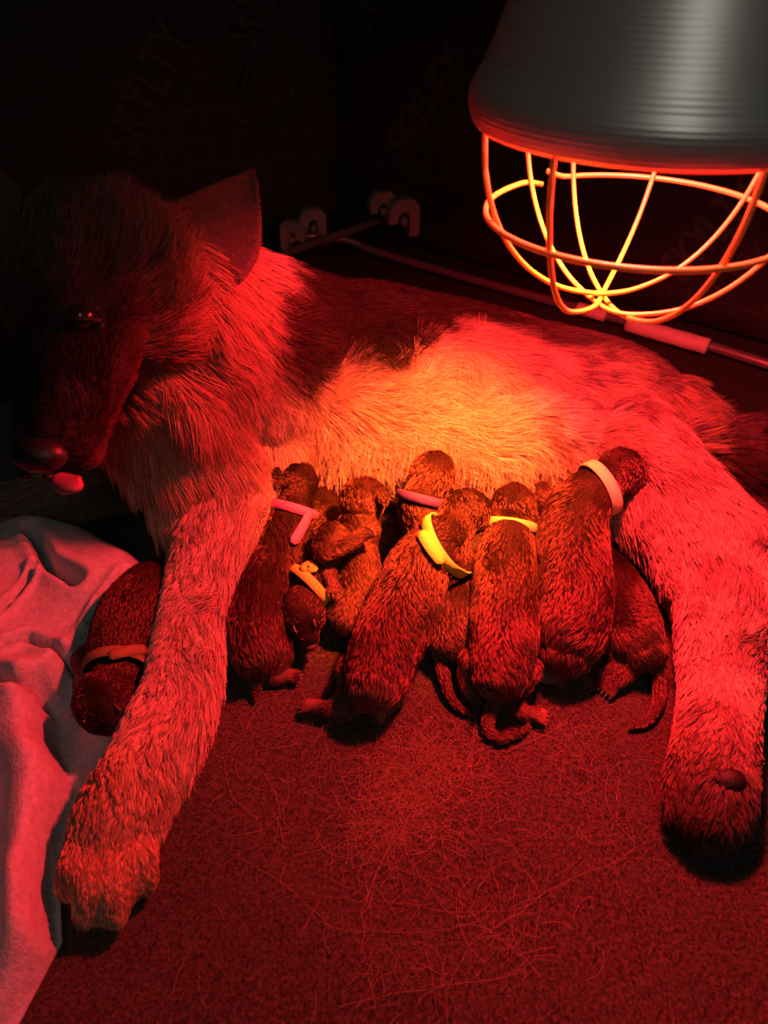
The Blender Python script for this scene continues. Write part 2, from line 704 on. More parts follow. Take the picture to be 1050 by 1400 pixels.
for c in ((560, 1080, 800, .026), (530, 1130, 400, .020), (600, 1040, 300, .022), (690, 1280, 60, .012), (530, 1310, 60, .022), (800, 1030, 30, .022),
          (350, 1130, 12, .05), (395, 1140, 14, .006), (830, 1150, 12, .03), (600, 1200, 25, .12), (450, 1010, 30, .04), (880, 1180, 8, .02),
          (700, 1100, 20, .1), (330, 1300, 14, .06), (900, 1320, 8, .05), (620, 1010, 40, .03), (320, 980, 14, .02), (560, 1080, 60, .08)):
    loose(*c, .024, .22)
for c in ((690, 1280, 10, .02, .14, .4), (380, 1120, 6, .03, .12, .5), (850, 1130, 6, .02, .12, .5), (600, 1250, 12, .06, .13, .4),
          (720, 1330, 4, .01, .12, .3), (330, 1180, 4, .02, .15, .2)):
    loose(*c)
sh = shed('shed_hair', strands, M_DOGFUR, (0.25, 0.16, 0.11), 0.00013)
tag(sh, 'loose curled pale dog hairs scattered over the brown mat', 'hair')
sh['kind'] = 'stuff'
# short wool pile on the mat
pile = []
g = np.random.default_rng(3)
cnt = 90000
X = g.uniform(-0.5, 0.515, cnt)
Y = 0.13 + 0.85 * g.random(cnt) ** 1.25
a = g.uniform(0, 6.283, cnt)
l = g.uniform(0.001, 0.0028, cnt)
K = np.empty((cnt, 3, 3))
for k in range(3):
    K[:, k, 0] = X + np.cos(a) * l * k / 2
    K[:, k, 1] = Y + np.sin(a) * l * k / 2
    K[:, k, 2] = -0.0008 + 0.0012 * k * (0.4 + g.random(cnt))
pl = shed('felt_pile', K, M_DOGFUR, (0.062, 0.042, 0.028), 0.00020)
pl.parent = matto
pl['kind'] = 'stuff'

# ------------------------------------------------------------------ fleece blanket on the left
poly = [P(*p) for p in ((-300, 720), (-120, 740), (0, 738), (60, 726), (130, 742), (200, 778), (238, 815), (222, 880), (205, 960), (180, 1020),
                        (125, 1070), (98, 1120), (82, 1190), (86, 1290), (60, 1340), (25, 1405), (-60, 1550), (-500, 1550), (-700, 1000))]
creases = [([(48, 738), (72, 785), (112, 812)], 0.006, 0.034), ([(0, 872), (30, 830), (55, 790)], 0.003, 0.02),
           ([(15, 905), (45, 888), (100, 912)], 0.004, 0.022), ([(-20, 940), (30, 958), (75, 955), (108, 905), (150, 850)], 0.006, 0.022),
           ([(-30, 768), (50, 760)], 0.003, 0.015), ([(62, 950), (75, 1010), (95, 1060), (85, 1110), (65, 1190), (70, 1260)], 0.008, 0.03),
           ([(100, 950), (90, 1000), (130, 1050)], 0.018, 0.03), ([(130, 860), (180, 800)], 0.004, 0.016),
           ([(-100, 820), (-20, 1100), (-40, 1400)], 0.02, 0.02)]
cr = [([P(*q, 0.03) for q in c], wd, dp) for c, wd, dp in creases]


def seg_d(x, y, a, b):
    ax, ay, bx, by = a.x, a.y, b.x, b.y
    dx, dy = bx - ax, by - ay
    t = np.clip(((x - ax) * dx + (y - ay) * dy) / (dx * dx + dy * dy + 1e-12), 0, 1)
    return np.hypot(x - ax - t * dx, y - ay - t * dy)


nx, ny = 200, 260
gx = np.linspace(-0.62, -0.10, nx)
gy = np.linspace(0.03, 0.95, ny)
GX, GY = np.meshgrid(gx, gy, indexing='ij')
inside = np.zeros_like(GX, bool)
dist = np.full_like(GX, 9.0)
for a, b in zip(poly, poly[1:] + poly[:1]):
    cond = ((a.y > GY) != (b.y > GY)) & (GX < (b.x - a.x) * (GY - a.y) / (b.y - a.y + 1e-12) + a.x)
    inside ^= cond
    dist = np.minimum(dist, seg_d(GX, GY, a, b))
H = 0.050 * np.clip(1 - np.exp(-dist / 0.012), 0, 1)
NZ = np.array([[noise.noise(Vector((x * 9, y * 9, 2))) + 0.4 * noise.noise(Vector((x * 25, y * 25, 7))) for y in gy] for x in gx])
H = H * (1 + 0.30 * NZ)
for pts, wd, dp in cr:
    dd = np.full_like(GX, 9.0)
    for a, b in zip(pts[:-1], pts[1:]):
        dd = np.minimum(dd, seg_d(GX, GY, a, b))
    H = H - dp * 1.25 * np.exp(-(dd / wd) ** 2) + 0.006 * np.exp(-((dd - 2.2 * wd) / (1.4 * wd)) ** 2)
# the puppy and the foreleg press their own hollow into it
pj = P(165, 900, 0.02)
H = H - 0.020 * np.exp(-((GX - pj.x) / 0.05) ** 2 - ((GY - pj.y) / 0.10) ** 2)
H = np.maximum(H, 0.003)
# pull the grid's outermost ring onto the outline so the hem is smooth
hem = np.zeros_like(inside)
for i in range(1, nx - 1):
    for k in range(1, ny - 1):
        if not inside[i, k] and inside[i - 1:i + 2, k - 1:k + 2].any():
            best, bd = None, 9
            for a, b in zip(poly, poly[1:] + poly[:1]):
                dx, dy = b.x - a.x, b.y - a.y
                t = min(1, max(0, ((GX[i, k] - a.x) * dx + (GY[i, k] - a.y) * dy) / (dx * dx + dy * dy)))
                e = math.hypot(GX[i, k] - a.x - t * dx, GY[i, k] - a.y - t * dy)
                if e < bd:
                    best, bd = (a.x + t * dx, a.y + t * dy), e
            hem[i, k] = True
            GX[i, k], GY[i, k] = best[0] + 1e-6 * i, best[1] + 1e-6 * k
            H[i, k] = 0.004
inside = inside | hem
bm = bmesh.new()
vv = {}
for i in range(nx):
    for k in range(ny):
        if inside[i, k]:
            vv[i, k] = (bm.verts.new((GX[i, k], GY[i, k], H[i, k])), bm.verts.new((GX[i, k], GY[i, k], 0.001)))
q = lambda i, k: all((i + a, k + b) in vv for a in (0, 1) for b in (0, 1))
for i in range(nx - 1):
    for k in range(ny - 1):
        if q(i, k):
            c = [vv[i, k], vv[i + 1, k], vv[i + 1, k + 1], vv[i, k + 1]]
            bm.faces.new([v[0] for v in c])
            bm.faces.new([v[1] for v in c][::-1])
for e in [e for e in bm.edges if len(e.link_faces) == 1]:
    pass
loose_v = [v for v in bm.verts if not v.link_faces]
bmesh.ops.delete(bm, geom=loose_v, context='VERTS')
top_b = [e for e in bm.edges if len(e.link_faces) == 1 and (e.verts[0].co.z > 0.0015)]
low = {(a.co.x, a.co.y): b_ for a, b_ in vv.values() if a.is_valid and b_.is_valid}
for e in top_b:
    a, b = e.verts
    bm.faces.new((a, b, low[b.co.x, b.co.y], low[a.co.x, a.co.y]))
M_FLEECE = mat('blue_grey_fleece', (0.42, 0.50, 0.52), 0.95, noise_amt=0.18, noise_scale=160, bump=0.7, bump_scale=420, sheen=0.4)
bl = obj('fleece_blanket', bm, M_FLEECE)
tag(bl, 'rumpled blue-grey fleece blanket at the left, puppy and foreleg lying on it', 'blanket')

# folded cloth behind the dog's rump at the right edge
bm = bmesh.new()
c0 = Vector((0.72, 0.78, 0.0))
for (ox, oy, oz, rx, ry, rz) in ((0, 0, .035, .10, .16, .045), (.04, .05, .07, .09, .14, .04), (-.01, .10, .03, .10, .12, .04)):
    add_ell(bm, c0 + Vector((ox, oy, oz)), (rx, ry, rz), None, 3)
b2 = Beast()
b2.bm.free()
b2.bm = bm
b2.fuse(0.006, 10)
for v in b2.me.vertices:
    v.co.z = max(0.001, v.co.z + 0.008 * noise.noise(v.co * 14))
fb = link_mesh('folded_fleece', b2.me, mat('dark_brown_fleece', (0.10, 0.06, 0.05), 0.95, noise_amt=0.2, bump=0.5, noise_scale=200, sheen=0.2))
tag(fb, 'dark brown folded fleece at the right edge behind the dog\'s rump', 'blanket')

# ------------------------------------------------------------------ pen frame tubes and clips
rt = thing('frame_tube', 'long metal pen tube with pale tape, running behind the dog to the right edge', 'pole', tuple(pr0))
curve_pts = [P(440, 334, 0.026), P(458, 326, 0.032), P(480, 330, 0.026), P(505, 341, 0.014), P(560, 358, 0.011)]
wire('tube', [*curve_pts, P(700, 397, 0.010), P(830, 432, 0.010), P(950, 467, 0.010), P(1110, 516, 0.010), P(1300, 570, 0.010)], 0.0085,
     M_CHROME, rt, 14)


def sleeve(a, b, r, label):
    bm = bmesh.new()
    rows = [(*a, r, r)]
    for k in range(1, 8):
        c = a.lerp(b, k / 8)
        rows.append((*c, r * (1 + 0.05 * math.sin(k * 2.3)), r * (1 + 0.04 * math.cos(k * 3))))
    rows.append((*b, r, r))
    add_tube(bm, rows, 16, True, 2)
    o = obj('tape_sleeve', bm, M_TAPE, rt)
    o['label'] = label


sleeve(P(790, 421, 0.0125), P(828, 432, 0.0125), 0.0115, 'short pale tape wrap')
sleeve(P(858, 443, 0.0145), P(968, 474, 0.0145), 0.0140, 'long pale tape wrap with torn edge')
lt = thing('frame_strut', 'straight dark metal strut running from behind the ear to the wall clips', 'pole', tuple(P(330, 372, 0.02)))
wire('tube', [P(290, 388, 0.030), P(400, 343, 0.040), P(480, 315, 0.050), P(552, 290, 0.060)], 0.0085, M_CHROME, lt, 14)
sleeve_p = P(374, 357, 0.036)
bm = bmesh.new()
add_tube(bm, [(*P(368, 360, 0.0365), .011, .011), (*P(380, 353, 0.0375), .011, .011)], 12, True, 3)
o = obj('end_cap', bm, M_TAPE, lt)
o['label'] = 'small pale cap on the strut'


def clip(px, py, s, label, flip=1, d=1.62):
    base = D(px, py, d)
    t = thing('wall_clip', label, 'clip', tuple(base), 'plastic clips on the pen frame')
    bm = bmesh.new()
    h, wd, th = 0.080 * s, 0.036 * s, 0.030 * s
    # a C shaped clip: two cheeks, a bridge and a chamfered top
    prof = [(-wd, h * .25), (-wd * .6, h * .5), (wd * .6, h * .5), (wd, h * .3), (wd, -h * .5), (wd * .35, -h * .5), (wd * .35, h * .1), (0, h * .22), (-wd * .4, h * .1),
            (-wd * .4, -h * .12), (-wd, -h * .12)]
    f = [bm.verts.new((x * flip, -th / 2, z)) for x, z in prof]
    b = [bm.verts.new((x * flip, th / 2, z)) for x, z in prof]
    bm.faces.new(f)
    bm.faces.new(b[::-1])
    for i in range(len(prof)):
        k = (i + 1) % len(prof)
        bm.faces.new((f[i], b[i], b[k], f[k]))
    bmesh.ops.bevel(bm, geom=bm.edges[:], offset=0.0015, segments=2, affect='EDGES')
    bmesh.ops.rotate(bm, verts=bm.verts, cent=(0, 0, 0), matrix=Matrix.Rotation(0.35 * flip, 3, 'Z'))
    bmesh.ops.translate(bm, verts=bm.verts, vec=base)
    obj('clip_body', bm, M_BRACKET, t, False)
    bm = bmesh.new()
    bmesh.ops.create_cone(bm, segments=14, radius1=0.008 * s, radius2=0.008 * s, depth=th * 1.7, cap_ends=True,
                          matrix=Matrix.Translation(base + Vector((0.004 * flip, 0, -0.006))) @ Matrix.Rotation(math.pi / 2, 4, 'X'))
    obj('clip_pin', bm, M_BRACKET, t)


clip(522, 284, 0.85, 'cream plastic clip left of the strut end, smaller of the pair', 1)
clip(550, 297, 1.0, 'cream plastic clip gripping the far end of the dark strut', 1)
clip(402, 322, 0.8, 'cream plastic clip nearest the dog\'s ear', -1)
clip(427, 306, 0.8, 'cream plastic clip just right of the one nearest the ear', 1)
bm = bmesh.new()
add_tube(bm, [(*D(400, 325, 1.62), .007, .007), (*D(440, 322, 1.62), .007, .007)], 10, True, 3)
o = obj('cross_rod', bm, M_CHROME)
tag(o, 'short metal rod between the two clips beside the ear', 'rod')

# ================================================================== HEAT LAMP
lamp = thing('hanging_heat_lamp', 'large grey metal heat lamp with wire guard hanging over the dog', 'lamp', tuple(LAMP))
R = 0.125


def shade_mat():
    m = mat('spun_aluminium', (0.84, 0.79, 0.72), 0.40, 0.7)
    nt = m.node_tree
    b = nt.nodes['Principled BSDF']
    tc = nt.nodes['Texture Coordinate']
    wv = nt.nodes.new('ShaderNodeTexWave')
    wv.bands_direction = 'Z'
    wv.inputs['Scale'].default_value = 95
    wv.inputs['Distortion'].default_value = 0.3
    nt.links.new(tc.outputs['Object'], wv.inputs['Vector'])
    bp = nt.nodes.new('ShaderNodeBump')
    bp.inputs['Strength'].default_value = 0.16
    bp.inputs['Distance'].default_value = 0.001
    nt.links.new(wv.outputs['Fac'], bp.inputs['Height'])
    nt.links.new(bp.outputs[0], b.inputs['Normal'])
    return m


def lathe(name, prof, m, parent, base, segs=72):
    bm = bmesh.new()
    rings = []
    for r, z in prof:
        if r < 1e-5:
            rings.append([bm.verts.new(base + Vector((0, 0, z)))])
        else:
            rings.append([bm.verts.new(base + Vector((r * math.cos(2 * math.pi * k / segs), r * math.sin(2 * math.pi * k / segs), z)))
                          for k in range(segs)])
    for a, b in zip(rings[:-1], rings[1:]):
        for k in range(segs):
            k2 = (k + 1) % segs
            if len(a) == 1:
                bm.faces.new((a[0], b[k2], b[k]))
            elif len(b) == 1:
                bm.faces.new((a[k], a[k2], b[0]))
            else:
                bm.faces.new((a[k], a[k2], b[k2], b[k]))
    return obj(name, bm, m, parent)


prof = [(0.1185, 0.001), (0.1205, -0.001), (0.123, 0.002), (0.1258, 0.008), (0.1270, 0.015), (0.1262, 0.022), (0.1225, 0.029), (0.1180, 0.036),
        (0.1140, 0.046), (0.1055, 0.070), (0.0950, 0.100), (0.0850, 0.130), (0.0745, 0.160), (0.0640, 0.190), (0.0560, 0.212), (0.0490, 0.222),
        (0.0470, 0.226)]
inner = [(r - 0.0015, z) for r, z in prof[::-1]][:-2]
lathe('shade', prof + inner + [(0.1185, 0.001)], shade_mat(), lamp, LAMP)
lathe('socket', [(0, 0.205), (0.030, 0.205), (0.046, 0.222), (0.0485, 0.228), (0.0465, 0.25), (0.030, 0.262), (0.026, 0.30), (0.018, 0.31), (0, 0.31)],
      mat('grey_porcelain', (0.25, 0.24, 0.23), 0.3), lamp, LAMP, 40)
lathe('bulb', [(0, 0.082), (0.02, 0.083), (0.040, 0.087), (0.050, 0.095), (0.050, 0.100), (0.036, 0.105), (0.020, 0.145), (0.016, 0.205), (0, 0.206)],
      mat('red_bulb_glass', (0.5, 0.01, 0.005), 0.2, emis=((1.0, 0.10, 0.03), 25.0)), lamp, LAMP, 40)
wire('power_cord', [LAMP + Vector(v) for v in ((0, 0, .305), (.003, .002, .45), (-.002, .004, .7), (.002, 0, 1.1))], 0.0035,
     mat('black_cord', (0.02, 0.02, 0.02), 0.5), lamp)
RR, ZB = 0.119, -0.129


def bowl(az, u, off=(0, 0)):
    """u 0 at the rim, 1 at the bottom"""
    a = u * math.pi / 2
    r = RR * math.cos(a) ** 0.92 if u < 1 else 0
    z = 0.004 + (ZB - 0.004) * math.sin(a)
    return LAMP + Vector((r * math.cos(az) + off[0] * math.sin(a) ** 3, r * math.sin(az) + off[1] * math.sin(a) ** 3, z))


for k, (a0, a1, off) in enumerate(((190, 22, (.004, .012)), (226, 66, (-.016, -.004)), (126, 335, (-.002, -.010)), (103, 286, (.002, .002)))):
    a0, a1 = a0 * DEG, a1 * DEG
    zo = Vector((0, 0, -0.0035 * k + 0.004))
    us = [0, .15, .3, .45, .6, .75, .9]
    pts = [bowl(a0, u, off) + zo * u for u in us] + [bowl(a0, 1, off) + zo] + [bowl(a1, u, off) + zo * u for u in us[::-1]]
    wire('guard_wire', pts, 0.0020, M_STEEL, lamp, 10, 4)
ring = []
for k in range(41):
    a = (118 + 358 * k / 40) * DEG
    ring.append(LAMP + Vector((0.1085 * math.cos(a), 0.1085 * math.sin(a), -0.061 + (0.006 if k == 40 else 0.0) - (0.004 if k == 0 else 0))))
wire('guard_ring', ring, 0.0022, M_STEEL, lamp, 10, 2)

# ================================================================== MOTHER DOG
CREAM, TAN, DARK, GREY = (0.62, 0.48, 0.38), (0.46, 0.27, 0.16), (0.013, 0.008, 0.006), (0.30, 0.22, 0.20)
dog = thing('mother_dog', 'long-haired shepherd dog lying on her side, head raised, nursing puppies', 'dog', (0.1, 0.85, 0))
b = Beast()
b.limb([((-.15, .88, .115), (.14, .105)), ((-.03, .90, .113), (.150, .106)), ((.10, .91, .097), (.148, .091)), ((.20, .905, .082), (.140, .077)),
        ((.30, .89, .074), (.120, .068)), ((.355, .87, .064), (.085, .058))],
       hair=[.040, .042, .045, .048, .05, .05], lean=.72, col=[CREAM, CREAM, CREAM, CREAM, (0.5, 0.36, 0.28), TAN], segs=24)
b.limb([((-.06, .80, .075), .06), ((.08, .80, .075), .068), ((.20, .80, .07), .062), ((.29, .80, .06), .05)], hair=.036, lean=.7, col=(.72, .60, .48), segs=16)
# neck and ruff
b.limb([((-.235, .655, .330), .068), ((-.215, .72, .275), .080), ((-.18, .79, .205), .100), ((-.15, .85, .15), .115)],
       hair=[.03, .05, .055, .045], lean=.72, col=[(0.36, .20, .13), (0.46, .28, .19), CREAM, CREAM], segs=18)
b.limb([((-.235, .66, .27), .055), ((-.235, .70, .19), .066), ((-.222, .70, .13), .062), ((-.215, .68, .095), .045)], hair=[.03, .055, .06, .065], lean=.7,
       col=[(0.3, .17, .11), (0.52, .33, .22), (.58, .38, .26), (.58, .38, .25)], segs=16)
# head
S = D(128, 372, .63)
TIPM = D(64, 602, .555)
f = (TIPM - S).normalized()
sd = (Vector((1.0, 0.12, 0.02)) - f * f.dot(Vector((1.0, 0.12, 0.02)))).normalized()
hu = sd.cross(f).normalized()
if hu.z < 0:
    hu = -hu


def Hd(a, b_, c):
    return S + f * a + sd * b_ + hu * c


FACE, MASK, CROWN = (0.070, 0.038, 0.025), (0.022, 0.013, 0.011), (0.10, 0.075, 0.05)
hr = frame(f, sd)
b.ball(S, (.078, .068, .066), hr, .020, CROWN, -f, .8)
b.ball(Hd(.015, .036, -.022), (.055, .036, .045), hr, .030, (.30, .17, .10), -f, .75)  # tan cheek, coloured lighter than the other to suggest light coming through
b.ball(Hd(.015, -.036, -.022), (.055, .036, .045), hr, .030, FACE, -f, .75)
b.ball(Hd(.045, .0, .022), (.045, .042, .030), hr, .010, FACE, -f, .85)
b.limb([(Hd(.05, 0, -.004), (.050, .045)), (Hd(.09, 0, -.006), (.043, .038)), (Hd(.13, 0, -.008), (.037, .032)), (Hd(.160, 0, -.010), (.032, .027))],
       hair=[.010, .006, .005, .004], lean=.9, col=[FACE, MASK, MASK, MASK], flow=-1)
b.limb([(Hd(.03, 0, -.045), (.042, .028)), (Hd(.09, 0, -.040), (.031, .018)), (Hd(.158, 0, -.042), (.023, .012))], hair=.007, lean=.85,
       col=(.09, .05, .04), flow=-1)
b.ball(Hd(.050, .036, .022), (.020, .014, .012), hr, .006, MASK, -f, .85)      # brow ridges
b.ball(Hd(.050, -.036, .022), (.020, .014, .012), hr, .006, MASK, -f, .85)
# near foreleg
LEG = (.60, .44, .35)
b.limb([((-.15, .83, .16), .085), (P(350, 610, .095), .058), (P(318, 690, .072), .046), (P(285, 770, .058), .038), (P(262, 850, .048), .033),
        (P(247, 930, .044), .031), (P(222, 1000, .041), .034), (P(190, 1065, .037), .033), (P(162, 1120, .032), (.038, .028)),
        (P(153, 1162, .026), (.034, .022))],
       hair=[.040, .034, .026, .017, .012, .012, .012, .010, .009, .010], lean=.82,
       col=[CREAM, LEG, LEG, LEG, LEG, LEG, LEG, (.60, .38, .25), (.55, .32, .19), (.55, .32, .19)], segs=16)
for q, (x, y) in enumerate(((94, 1212), (119, 1250), (157, 1250), (196, 1205))):
    x0, y0 = ((112, 1165), (134, 1170), (160, 1170), (188, 1155))[q]
    b.limb([(P(x0, y0 - 10, .027), .014), (P((x + x0) / 2, (y + y0) / 2 - 4, .031), .0135), (P(x, y, .017), .0122)], hair=.0045, lean=.9, col=(.52, .30, .18))
# far foreleg, folded away at the left in the dark
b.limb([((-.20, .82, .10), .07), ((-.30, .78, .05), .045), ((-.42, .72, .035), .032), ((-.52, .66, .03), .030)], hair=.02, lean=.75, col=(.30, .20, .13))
# near hind leg
b.limb([((.29, .84, .065), .062), (P(925, 700, .070), .055), (P(980, 770, .064), .060), (P(1000, 830, .056), .052), (P(990, 900, .047), .040),
        (P(984, 960, .040), .034), (P(978, 1020, .036), .034), (P(972, 1075, .034), (.036, .030)), (P(970, 1105, .028), (.036, .025))],
       hair=[.045, .035, .024, .018, .012, .010, .010, .010, .010], lean=.8,
       col=[CREAM, (.5, .34, .28), (.55, .36, .3), (.58, .42, .34), LEG, LEG, (.5, .33, .24), (.26, .15, .11), (.06, .035, .03)], segs=16)
for q, (x, y) in enumerate(((930, 1122), (952, 1144), (983, 1148), (1011, 1130))):
    b.limb([(P(945 + 17 * q, 1085, .028), .014), (P((x + 945 + 17 * q) / 2, (y + 1085) / 2, .030), .0145), (P(x, y, .016), .012)], hair=.009, lean=.8,
           col=(.035, .02, .018))
# the upper hind leg's thigh, lying over the rump
# tail
b.limb([((.38, .88, .05), .033), ((.46, .85, .035), .027), ((.54, .80, .030), .024), ((.64, .76, .028), .018)], hair=[.05, .06, .06, .06], lean=.72,
       col=[(.1, .06, .05), (.06, .04, .03), DARK, DARK])
b.fuse(0.0045, 7)


def ss(x, a, c):
    t = np.clip((x - a) / (c - a), 0, 1)
    return t * t * (3 - 2 * t)


def nz(V, sc, ox=0.0):
    return np.fromiter((noise.noise(Vector((x * sc + ox, y * sc, z * sc))) for x, y, z in V), float, count=len(V))


def dog_col(V, N, c):
    x, y, z = V[:, 0], V[:, 1], V[:, 2]
    n = nz(V, 16)
    n2 = nz(V, 42, 9)
    yb = .760 + .110 * ss(x, -.03, .12) + .03 * n
    neckmask = ss(x + .02 * n, -.155, -.118)
    yb = yb - .13 * ss(z, .17, .25) * ss(x, .08, .0)
    saddle = ss(y, yb, yb + .055) * ss(z, .04, .10) * neckmask * (1 - 0.22 * ss(x, .10, .30))
    k = np.clip(saddle, 0, .95)[:, None]
    dk = np.array(DARK)[None, :]
    c = c * (1 - k) + dk * k
    # sable patches over flank and thigh
    s2 = (ss(n2 + .6 * n, -.02, .30) * ss(x, .10, .2) * ss(y, .66, .78) * .8)[:, None]
    c = c * (1 - s2) + np.array((.20, .10, .13))[None, :] * s2
    # cooler sooty mottling down the legs
    s3 = (ss(n2 + .4 * n, .02, .34) * ss(y, .80, .72) * (.18 + .38 * (x > .2)))[:, None]
    c = c * (1 - s3) + np.array((.22, .10, .12))[None, :] * s3
    return c


def dog_len(V, N, L):
    n = nz(V, 12, 4)
    L = L * (1 + .25 * n)
    # feathering down the back of the foreleg, shaggy flank
    leg = ss(V[:, 1], .72, .62) * ss(V[:, 0], -.05, -.12) * ss(N[:, 0], .3, .8) * ss(V[:, 1], .26, .34)
    back = ss(V[:, 1], .84, .90) * ss(N[:, 2], .3, .7) * ss(V[:, 0], -.12, -.05)
    return L * (1 + 1.1 * leg) * (1 - .45 * back)


def dog_flow(V, N, d):
    x, y, z = V[:, 0], V[:, 1], V[:, 2]
    torso = (ss(y, .74, .80) * ss(x, -.12, -.02))[:, None]
    fan = np.stack([(x - .08) * 2.2, np.full_like(x, -.35), .75 - 3.0 * (z - .02)], 1)
    front = (ss(-N[:, 1], .0, .6) * .9)[:, None] * torso
    d = d * (1 - front * .6) + fan * front
    ruff = (ss(x, -.10, -.18) * ss(z, .06, .12) * ss(y, .60, .66) * ss(y, .90, .84))[:, None]
    d = d + ruff * np.array((.25, -.30, -.75))[None, :]
    return d


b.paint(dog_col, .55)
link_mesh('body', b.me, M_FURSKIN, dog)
vis = lambda Q, N: np.clip(0.15 + ((np.array((0, 0, CAMH)) - Q) * N).sum(1) / np.linalg.norm(np.array((0, 0, CAMH)) - Q, axis=1) * 1.6 + .5, 0.05, 1)
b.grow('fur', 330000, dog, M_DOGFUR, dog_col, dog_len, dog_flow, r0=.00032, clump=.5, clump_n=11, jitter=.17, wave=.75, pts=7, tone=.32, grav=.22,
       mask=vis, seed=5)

# ears
def ear(base_l, base_r, tip, name='ear', bow=.018, flip=1):
    ax = (base_r - base_l)
    mid = (base_l + base_r) / 2
    nrm = ax.cross(tip - mid).normalized() * flip
    bm = bmesh.new()
    U, Vn = 14, 16
    gridf, gridb = {}, {}
    for k in range(Vn + 1):
        t = k / Vn
        wl = (1 - t) ** 0.62 * (1 + 0.35 * math.sin(math.pi * min(1, t * 1.1)))
        c = mid.lerp(tip, t)
        for i in range(U + 1):
            u = -1 + 2 * i / U
            p = c + ax * 0.5 * u * wl + nrm * (bow * (u * u - 0.6) * (1 - t * .7))
            th = .0035 * (1 - .6 * t) * (1 - u * u) ** .5 + .0008
            gridf[i, k] = bm.verts.new(p + nrm * th)
            gridb[i, k] = bm.verts.new(p - nrm * th)
    for g_, rv in ((gridf, False), (gridb, True)):
        for i in range(U):
            for k in range(Vn):
                fc = (g_[i, k], g_[i + 1, k], g_[i + 1, k + 1], g_[i, k + 1])
                bm.faces.new(fc[::-1] if rv else fc)
    for k in range(Vn):
        for i in (0, U):
            bm.faces.new((gridf[i, k], gridf[i, k + 1], gridb[i, k + 1], gridb[i, k]))
    for i in range(U):
        for k in (0, Vn):
            bm.faces.new((gridf[i, k], gridf[i + 1, k], gridb[i + 1, k], gridb[i, k]))
    bmesh.ops.remove_doubles(bm, verts=bm.verts, dist=1e-5)
    bmesh.ops.recalc_face_normals(bm, faces=bm.faces)
    me = bpy.data.meshes.new(name)
    bm.to_mesh(me)
    bm.free()
    e = Beast()
    e.bm.free()
    e.me = me
    e.refresh()
    for k in range(8):
        c = mid.lerp(tip, k / 7)
        e.sk.append([*c, *(tip - mid).normalized(), .02, .007, .85, .10, .068, .055])
    e.paint(None, .8)
    eo = link_mesh(name, me, M_FURSKIN, dog)
    e.grow('ear_fur', 7000, dog, M_DOGFUR, r0=.0003, clump=.2, jitter=.2, wave=.2, tone=.3, grav=0, seed=11)
    return eo


ear(D(195, 335, .650), D(322, 392, .685), D(345, 236, .665))
ear(D(-70, 380, .62), D(45, 320, .64), D(-60, 190, .64))
# eyes, nose, tongue, pads
for s_, (px, py) in ((1, (110, 440)),):
    h = b.cast(px, py)[0] or D(px, py, .6)
    eo = bmesh.new()
    add_ell(eo, h + (S - h).normalized() * .0065, (.0125, .0125, .0125), None, 3)
    obj('eye', eo, M_EYE, dog)
    # lids: two short rolls hugging the ball
    for a, zz in ((1, .0095), (-1, -.0095)):
        c = h + (S - h).normalized() * .0005
        pts = [c + sd * u * .016 + hu * (zz * .85 * (1 - .8 * u * u)) + f * (.004 * (1 - u * u)) for u in (-1, -.5, 0, .5, 1)]
        wire('eyelid', pts, .0022, mat('eyelid_skin', (.03, .02, .018), .6), dog)
eo = bmesh.new()
add_ell(eo, Hd(.050, -.046, .006), (.0125,) * 3, None, 3)
obj('eye', eo, M_EYE, dog)
nb = bmesh.new()
add_ell(nb, Hd(.183, 0, .004), (.013, .020, .013), hr, 3)
nose = obj('nose', nb, M_NOSE, dog)
for s_ in (-1, 1):
    nb = bmesh.new()
    add_ell(nb, Hd(.199, .008 * s_, .000), (.003, .004, .003), hr, 2)
    obj('nostril', nb, mat('nostril_dark', (.005, .004, .004), .5), nose).matrix_parent_inverse = Matrix.Identity(4)
for ch in nose.children:
    ch.matrix_parent_inverse = nose.matrix_world.inverted() if False else Matrix.Translation(-dog.location) @ Matrix.Translation(dog.location)
tb = bmesh.new()
t0, t1 = D(72, 655, .545), D(116, 662, .540)
add_tube(tb, [(*D(78, 652, .55), .006, .003), (*D(88, 660, .545), .010, .0045), (*D(101, 663, .54), .010, .0045), (*D(111, 658, .54), .006, .003)], 12, True, 5)
obj('tongue', tb, M_TONGUE, dog)
for (px, py, r, z) in ((1000, 1066, .0135, .060), (958, 1118, .006, .036), (984, 1122, .006, .036)):
    h, nn = b.cast(px, py)
    if h:
        pb = bmesh.new()
        add_ell(pb, h - nn * r * .25, (r, r * .75, r * .7), None, 3)
        obj('paw_pad', pb, M_PAD, dog)
for (px, py, px2, py2) in ((928, 1128, 926, 1142), (950, 1150, 949, 1163), (984, 1152, 985, 1166), (1012, 1134, 1015, 1148)):
    a, c = P(px, py, .014), P(px2, py2, .006)
    pb = bmesh.new()
    add_tube(pb, [(*a, .0035, .0035), (*a.lerp(c, .6), .0028, .0028), (*c, .0008, .0008)], 8, True, 4)
    obj('claw', pb, M_CLAW, dog)
for (px, py, px2, py2) in ((100, 1232, 97, 1246), (121, 1256, 120, 1270), (153, 1254, 154, 1268), (192, 1214, 197, 1228)):
    a, c = P(px, py, .013), P(px2, py2, .005)
    pb = bmesh.new()
    add_tube(pb, [(*a, .0035, .0035), (*a.lerp(c, .6), .0028, .0028), (*c, .0008, .0008)], 8, True, 4)
    obj('claw', pb, M_CLAW, dog)
DOG = b

# ================================================================== PUPPIES
PUP = (0.022, 0.010, 0.008)
PUPLEG = (0.09, 0.042, 0.03)
GROUP = 'newborn puppies'


